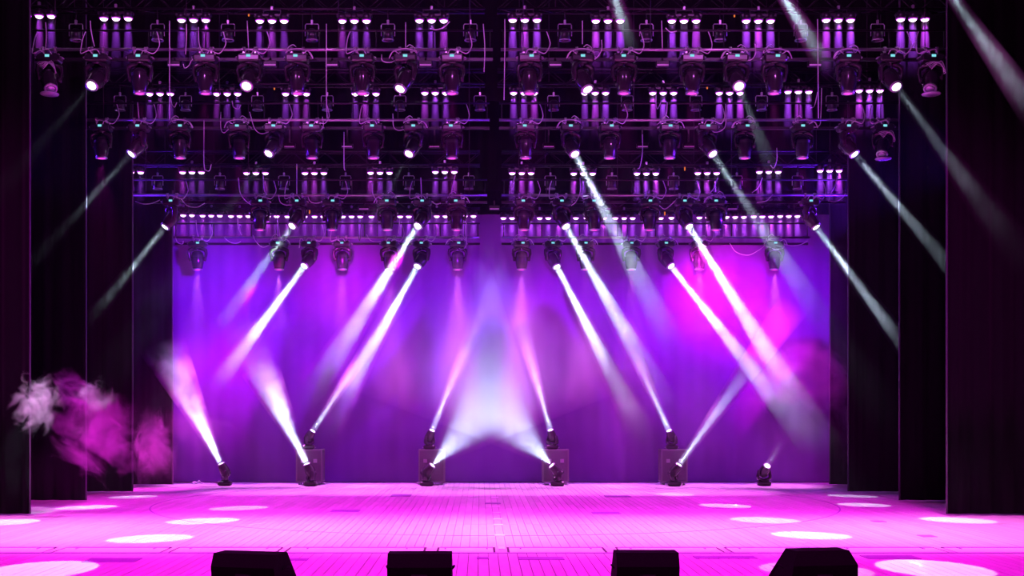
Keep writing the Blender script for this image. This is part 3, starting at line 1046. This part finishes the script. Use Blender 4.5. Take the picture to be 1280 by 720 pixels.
for row, pts in sorted(CAB, key=lambda q: (q[0], q[1][0][0])):
    Z = ROWZ[row] - 0.07
    P = [at(x, y, Z) for x, y in pts]
    c0 = P[0].copy()
    mb = MB().tube(bez([q - c0 for q in P], 6), 0.0085 if row in 'AB' else 0.010, 5)
    o = mb.obj('loose_cable', 'dkcable' if pts[0][0] in (447, 777) else 'cable', loc=c0)
    cn[row] = cn.get(row, 0) + 1
    lg = 'looped' if pts[-1][1] - pts[0][1] < 12 else 'dropping'
    tag(o, 'thin %s cable, %s loose cable from the left at the %s pipe' % (lg, ORD[cn[row] - 1], WORD[row]), 'cable', 'loose cables at the %s pipe' % WORD[row])
# tiny status lights
for i, (x, y, Z) in enumerate(((311, 19, 22.1), (343, 111, 25.2), (371, 210, 27.3), (387, 265, 27.3), (884, 110, 25.2), (918, 20, 22.1), (856, 211, 27.3), (831, 267, 27.3))):
    tr = min(TRUSS, key=lambda q: abs(q.location.y - Z) + 0.1 * abs(q.location.x - at(x, y, Z).x))
    MB().box((0, 0, 0), (0.025, 0.02, 0.04 if i in (0, 1, 4, 5) else 0.08), 0.004).obj('status_light', 'bit', tr, at(x, y, Z) - tr.location)
# ------------------------------------------------------------------ flight cases and floor lamps
cb = MB().box((0, 0, 0.46), (0.60, 0.5, 0.76), 0.012).mesh('case_body', 'case')
ce = MB()
for sx in (-1, 1):
    for sy in (-1, 1):
        ce.box((sx * 0.298, sy * 0.248, 0.46), (0.03, 0.03, 0.78))
    for zz in (0.085, 0.835):
        ce.box((sx * 0.298, 0, zz), (0.03, 0.5, 0.03))
for sy in (-1, 1):
    for zz in (0.085, 0.835):
        ce.box((0, sy * 0.248, zz), (0.6, 0.03, 0.03))
cem = ce.mesh('edge_trim', 'case_edge')
cl = MB().box((0, -0.262, 0.58), (0.09, 0.015, 0.09), 0.004).mesh('latch', 'clamp')
cw = MB()
cw.lathe([(0.035, -0.013), (0.035, 0.013)], 12, Matrix.Translation((0, 0, 0.036)) @ Matrix.Rotation(PI / 2, 4, 'Y'))
cw.box((0, 0, 0.065), (0.05, 0.06, 0.025))
cwm = cw.mesh('caster', 'clamp')
CASES = [(388, 'far left'), (540, 'left of centre'), (694, 'right of centre'), (841, 'far right')]
ZC = 29.75
for x, w_ in CASES:
    p = Vector((at(x, 0, ZC).x, ZC, 0))
    o = empty('flight_case', p)
    tag(o, 'purple-lit black flight case standing upstage, %s of the four' % {'far left': 'leftmost', 'left of centre': 'second from left', 'right of centre': 'third from left', 'far right': 'rightmost'}[w_], 'case', 'flight cases')
    link('case_body', cb, o)
    link('edge_trim', cem, o)
    for sx in (-0.15, 0.15):
        link('latch', cl, o, (sx, 0, 0))
    for sx in (-1, 1):
        for sy in (-1, 1):
            link('caster', cwm, o, (sx * 0.24, sy * 0.18, 0))
# floor heads: lens pixel, target pixel, depth, on case?, energy, angle, density, length, label
FL = [
    (277, (200, 425), 29.3, 0.0, 3200, 18, 0.9, 3.2, 'floor moving head standing alone at the left throwing a smoky beam', 0.55),
    (384, (318, 445), 29.2, 0.0, 3200, 18, 0.9, 3.0, 'floor moving head in front of the leftmost case', 0.55),
    (391, (525, 335), ZC, 0.85, 4500, 5.0, 0.9, 4.9, 'moving head on top of the leftmost case', 0.2),
    (540, (614, 360), ZC, 0.85, 4500, 5.5, 1.0, 3.3, 'moving head on top of the second case from left', 0.2),
    (540, (630, 484), 29.2, 0.0, 2600, 50, 0.12, 5.4, 'floor moving head with a very wide beam in front of the second case', 0.2),
    (690, (598, 484), 29.2, 0.0, 2600, 50, 0.12, 5.4, 'floor moving head with a very wide beam in front of the third case', 0.2),
    (688, (636, 350), ZC, 0.85, 4500, 5.5, 1.0, 3.4, 'moving head on top of the third case from left', 0.2),
    (836, (768, 385), ZC, 0.85, 4500, 5.5, 1.0, 3.2, 'moving head on top of the rightmost case', 0.2),
    (848, (1000, 370), 29.2, 0.0, 2400, 8.0, 1.2, 4.8, 'floor moving head in front of the rightmost case', 0.6),
    (957, (990, 530), 29.3, 0.0, 300, 6.0, 0.5, 0.9, 'floor moving head standing alone at the right with a short faint beam', 0.1),
]
for x, tg, Z, zb_, e, a, dn_, L, lab, fd in FL:
    p = Vector((at(x, 0, Z).x, Z, zb_))
    T = at(tg[0], tg[1], Z - (1.2 if a < 12 else 0.5))
    k_ = 0.70 if zb_ else 0.80
    piv = p + Vector((0, 0, PIV * k_))
    p.x -= (T - piv).normalized().x * 0.31 * k_ * 0.8
    piv = p + Vector((0, 0, PIV * k_))
    lp = moving_head(p, T - piv, 'floor', lab, 'moving heads at stage level', hung=False, sc=k_)
    col = (0.56, 0.68, 1.0)
    beam(lp, lp + (T - piv), e, a, dn_, 1, fade=fd, L=L, col=col, blend=0.35 if a < 40 else 1.0, label='pale beam rising from the ' + lab, nscale=1.6 if a == 18 else 0.9,
         contrast=1.0 if a == 18 else 0.12 if a == 50 else 0.4)
# loose cable bits by the cases
for x, y in ((398, 602), (527, 602), (551, 603), (704, 602), (829, 600), (246, 605)):
    p = on_floor(x, 605.5)
    o = MB().tube(bez([(-0.12, 0, 0.02), (-0.06, 0.03, 0.06), (0.0, 0, 0.025), (0.06, -0.02, 0.09), (0.1, 0.0, 0.03), (0.16, 0.02, 0.02)], 6), 0.012).obj('cable_coil', 'cable', loc=p)
    tag(o, 'short pale cable lying on the stage near the backdrop, at %s' % {398: 'the leftmost case', 527: 'the second case, left side', 551: 'the second case, right side', 704: 'the third case', 829: 'the rightmost case', 246: 'the lone left floor lamp'}[x],
        'cable', 'cables lying on the stage')

# ------------------------------------------------------------------ stage monitors in the foreground
def wedge(px0, px1, ytop, yaw, label, Z=12.6, flare=0.0):
    sc = F / Z
    W = (px1 - px0) / sc
    h = CAM_H - (ytop - 513) / F * Z
    p = Vector((at((px0 + px1) / 2, 0, Z).x, Z, 0))
    o = empty('stage_monitor', p)
    o.rotation_euler.z = R(yaw)
    tag(o, label, 'speaker', 'black stage monitors along the front')
    # side profile in (y, z); the camera sees the back (negative y side)
    prof = [(-0.20, 0.015), (0.30, 0.015), (0.34, 0.07), (0.10, h), (-0.17, h), (-0.235, h * 0.62)]
    n_ = len(prof)
    vs = []
    fl = [1 + flare, 1 + flare, 1 + flare, 1.0, 1.0, 1 + flare * 0.8]
    for sx in (-1, 1):
        for q, (y, z) in enumerate(prof):
            vs.append((sx * W / 2 * fl[q], y, z))
    fs = [tuple(range(n_)), tuple(range(n_, 2 * n_))[::-1]]
    for i in range(n_):
        j = (i + 1) % n_
        fs.append((i, n_ + i, n_ + j, j))
    MB().add(vs, fs).obj('cabinet', 'wedge', o)
    # grille on the sloping front, facing the performer
    a, b = Vector((0, 0.34, 0.07)), Vector((0, 0.10, h))
    d = b - a
    nrm = Vector((0, d.z, -d.y)).normalized()
    c = (a + b) / 2 + nrm * 0.004
    rot = Matrix((Vector((1, 0, 0)), d.normalized(), nrm if nrm.y > 0 else -nrm)).transposed()
    MB().box(c, (W * 0.9, d.length * 0.86, 0.012), 0.004, rot).obj('grille', 'grille', o)
    for sx in (-1, 1):
        MB().tube(bez([(sx * (W / 2 * (1 + flare) + 0.0), -0.02, h * 0.5), (sx * (W / 2 * (1 + flare) + 0.02), 0.0, h * 0.56), (sx * (W / 2 * (1 + flare) + 0.02), 0.1, h * 0.56), (sx * (W / 2 * (1 + flare)), 0.12, h * 0.5)], 4), 0.01).obj('handle', 'wedge', o)
    for sx in (-1, 1):
        for y in (-0.15, 0.25):
            MB().box((sx * W * 0.4, y, 0.008), (0.05, 0.05, 0.016)).obj('foot', 'dkcable', o)
    MB().box((0, -0.222, 0.1), (0.16, 0.02, 0.09), 0.004, Matrix.Rotation(-0.2, 3, 'X')).obj('socket_panel', 'grille', o)


wedge(273, 357, 690, -14, 'black wedge monitor at the front edge, leftmost of four')
wedge(486, 565, 690, 0, 'black wedge monitor at the front edge, second from left')
wedge(768, 845, 688.5, 0, 'black wedge monitor at the front edge, third from left')
wedge(985, 1054, 686, 10, 'black wedge monitor with flared sides at the front edge, rightmost of four', flare=0.28)

# ------------------------------------------------------------------ haze and smoke


def haze_box(m, n, l, v):
    tc = n.new('ShaderNodeTexCoord')
    t = n.new('ShaderNodeTexNoise')
    t.inputs['Scale'].default_value = 0.42
    t.inputs['Detail'].default_value = 3
    t.inputs['Distortion'].default_value = 0.8
    l.new(tc.outputs['Object'], t.inputs['Vector'])
    r = n.new('ShaderNodeMapRange')
    r.inputs[1].default_value = 0.44
    r.inputs[2].default_value = 0.66
    r.inputs[3].default_value = 0.001
    r.inputs[4].default_value = 0.022
    l.new(t.outputs[0], r.inputs[0])
    l.new(r.outputs[0], v.inputs['Density'])


hz = MB().box((0, 0, 0), (19.6, 2.9, 7.2)).obj('stage_haze', scatter('stage_haze', haze_box), loc=(0, 28.95, 3.65))
tag(hz, 'thin drifting haze filling the back of the stage before the backdrop', 'haze', kind='stuff')


def thin(m, n, l, v):
    v.inputs['Density'].default_value = 0.0018


hz = MB().box((0, 0, 0), (20.6, 6.0, 12.0)).obj('rig_haze', scatter('rig_haze', thin), loc=(0, 24.4, 6.1))
tag(hz, 'very thin even haze under the lighting rig', 'haze', kind='stuff')


def puff_mat(D, seed, ns, lo=0.47, hi=0.62):
    def build(m, n, l, v):
        tc = n.new('ShaderNodeTexCoord')
        ln_ = n.new('ShaderNodeVectorMath')
        ln_.operation = 'LENGTH'
        l.new(tc.outputs['Object'], ln_.inputs[0])
        mp = n.new('ShaderNodeMapping')
        mp.inputs['Location'].default_value = (seed, seed, seed)
        l.new(tc.outputs['Object'], mp.inputs[0])
        t = n.new('ShaderNodeTexNoise')
        t.inputs['Scale'].default_value = ns
        t.inputs['Detail'].default_value = 6
        t.inputs['Roughness'].default_value = 0.62
        t.inputs['Distortion'].default_value = 1.1
        l.new(mp.outputs[0], t.inputs['Vector'])
        # noise minus distance erodes the rim into wisps
        fall = n.new('ShaderNodeMapRange')
        fall.inputs[1].default_value = 0.25
        fall.inputs[2].default_value = 1.0
        fall.inputs[3].default_value = 0.06
        fall.inputs[4].default_value = -0.30
        l.new(ln_.outputs['Value'], fall.inputs[0])
        a = mnode(n, l, 'ADD', t.outputs[0], fall.outputs[0])
        r = n.new('ShaderNodeMapRange')
        r.inputs[1].default_value = lo
        r.inputs[2].default_value = hi
        r.inputs[3].default_value = 0
        r.inputs[4].default_value = D
        l.new(a, r.inputs[0])
        l.new(r.outputs[0], v.inputs['Density'])
    return scatter('smoke', build)


def puff(x, y, Z, rx, ry, rot, D, seed, ns, label, dep=0.55, nm_='smoke_puff', grp='smoke drifting at the left side curtains', lo=0.47, hi=0.62):
    s = Z / F
    prof = [(0.02, 1.0)] + [(math.sin(PI * k / 8), math.cos(PI * k / 8)) for k in range(1, 8)] + [(0.02, -1.0)]
    mb = MB().lathe(prof, 18)
    o = mb.obj(nm_, puff_mat(D, seed, ns, lo, hi), loc=at(x, y, Z))
    o.scale = (rx * s, dep, ry * s)
    o.rotation_euler = (0, R(rot), 0)
    tag(o, label, 'smoke', grp, 'stuff')


puff(46, 508, 20.2, 50, 62, 20, 3.6, 2.0, 2.1, 'white smoke puff against the nearest left side curtain')
puff(95, 492, 21.6, 62, 48, 25, 1.6, 5.0, 2.0, 'violet smoke wisp just right of the white smoke puff')
puff(118, 542, 21.65, 108, 84, 30, 1.8, 8.3, 1.9, 'magenta smoke drifting before the second and third left side curtains')
puff(190, 562, 28.2, 52, 88, 0, 2.4, 11.1, 1.6, 'bright magenta smoke by the foot of the farthest left side curtain')
for i, (x, y, Z, rx, ry, D, ns, lab) in enumerate([
    (1010, 470, 28.6, 115, 95, 0.42, 1.2, 'magenta haze cloud before the right end of the backdrop'),
    (1075, 545, 28.0, 60, 90, 0.34, 1.2, 'dim violet haze over the farthest right side curtain'),
    (900, 370, 28.5, 130, 95, 0.24, 1.1, 'hot pink haze cloud high on the right of the backdrop'),
    (760, 430, 28.5, 120, 110, 0.15, 1.1, 'violet haze cloud right of the stage centre'),
    (620, 430, 28.5, 105, 110, 0.16, 1.0, 'lavender haze cloud above the crossing wide beams'),
    (440, 380, 28.5, 115, 90, 0.20, 1.1, 'violet haze cloud left of the stage centre'),
    (320, 430, 28.5, 110, 105, 0.18, 1.2, 'blue violet haze cloud behind the left smoky beams'),
    (250, 540, 28.7, 75, 60, 0.22, 1.2, 'magenta haze low behind the lone left floor lamp'),
]):
    puff(x, y, Z, rx, ry, 0, D, 20 + i * 3.1, ns, lab, 1.0, 'haze_cloud', 'haze clouds before the backdrop', 0.44, 0.62)
# added spots without fixtures that tint the smoke: one cold, the rest magenta
p = Vector((-5.6, 16.8, 5.4))
lamp('SPOT', 'smoke_fill_spot', p, at(46, 505, 20.2) - p, 2600, (0.72, 0.9, 1.0), 10, 0.6, 0.06)
p = Vector((-3.0, 17.2, 4.8))
lamp('SPOT', 'smoke_fill_spot', p, at(132, 540, 21.7) - p, 6500, (1.0, 0.02, 0.85), 17, 0.8, 0.06)
p = Vector((-4.0, 25.5, 5.0))
lamp('SPOT', 'smoke_fill_spot', p, at(190, 565, 28.2) - p, 6500, (1.0, 0.03, 0.8), 30, 0.8, 0.06)
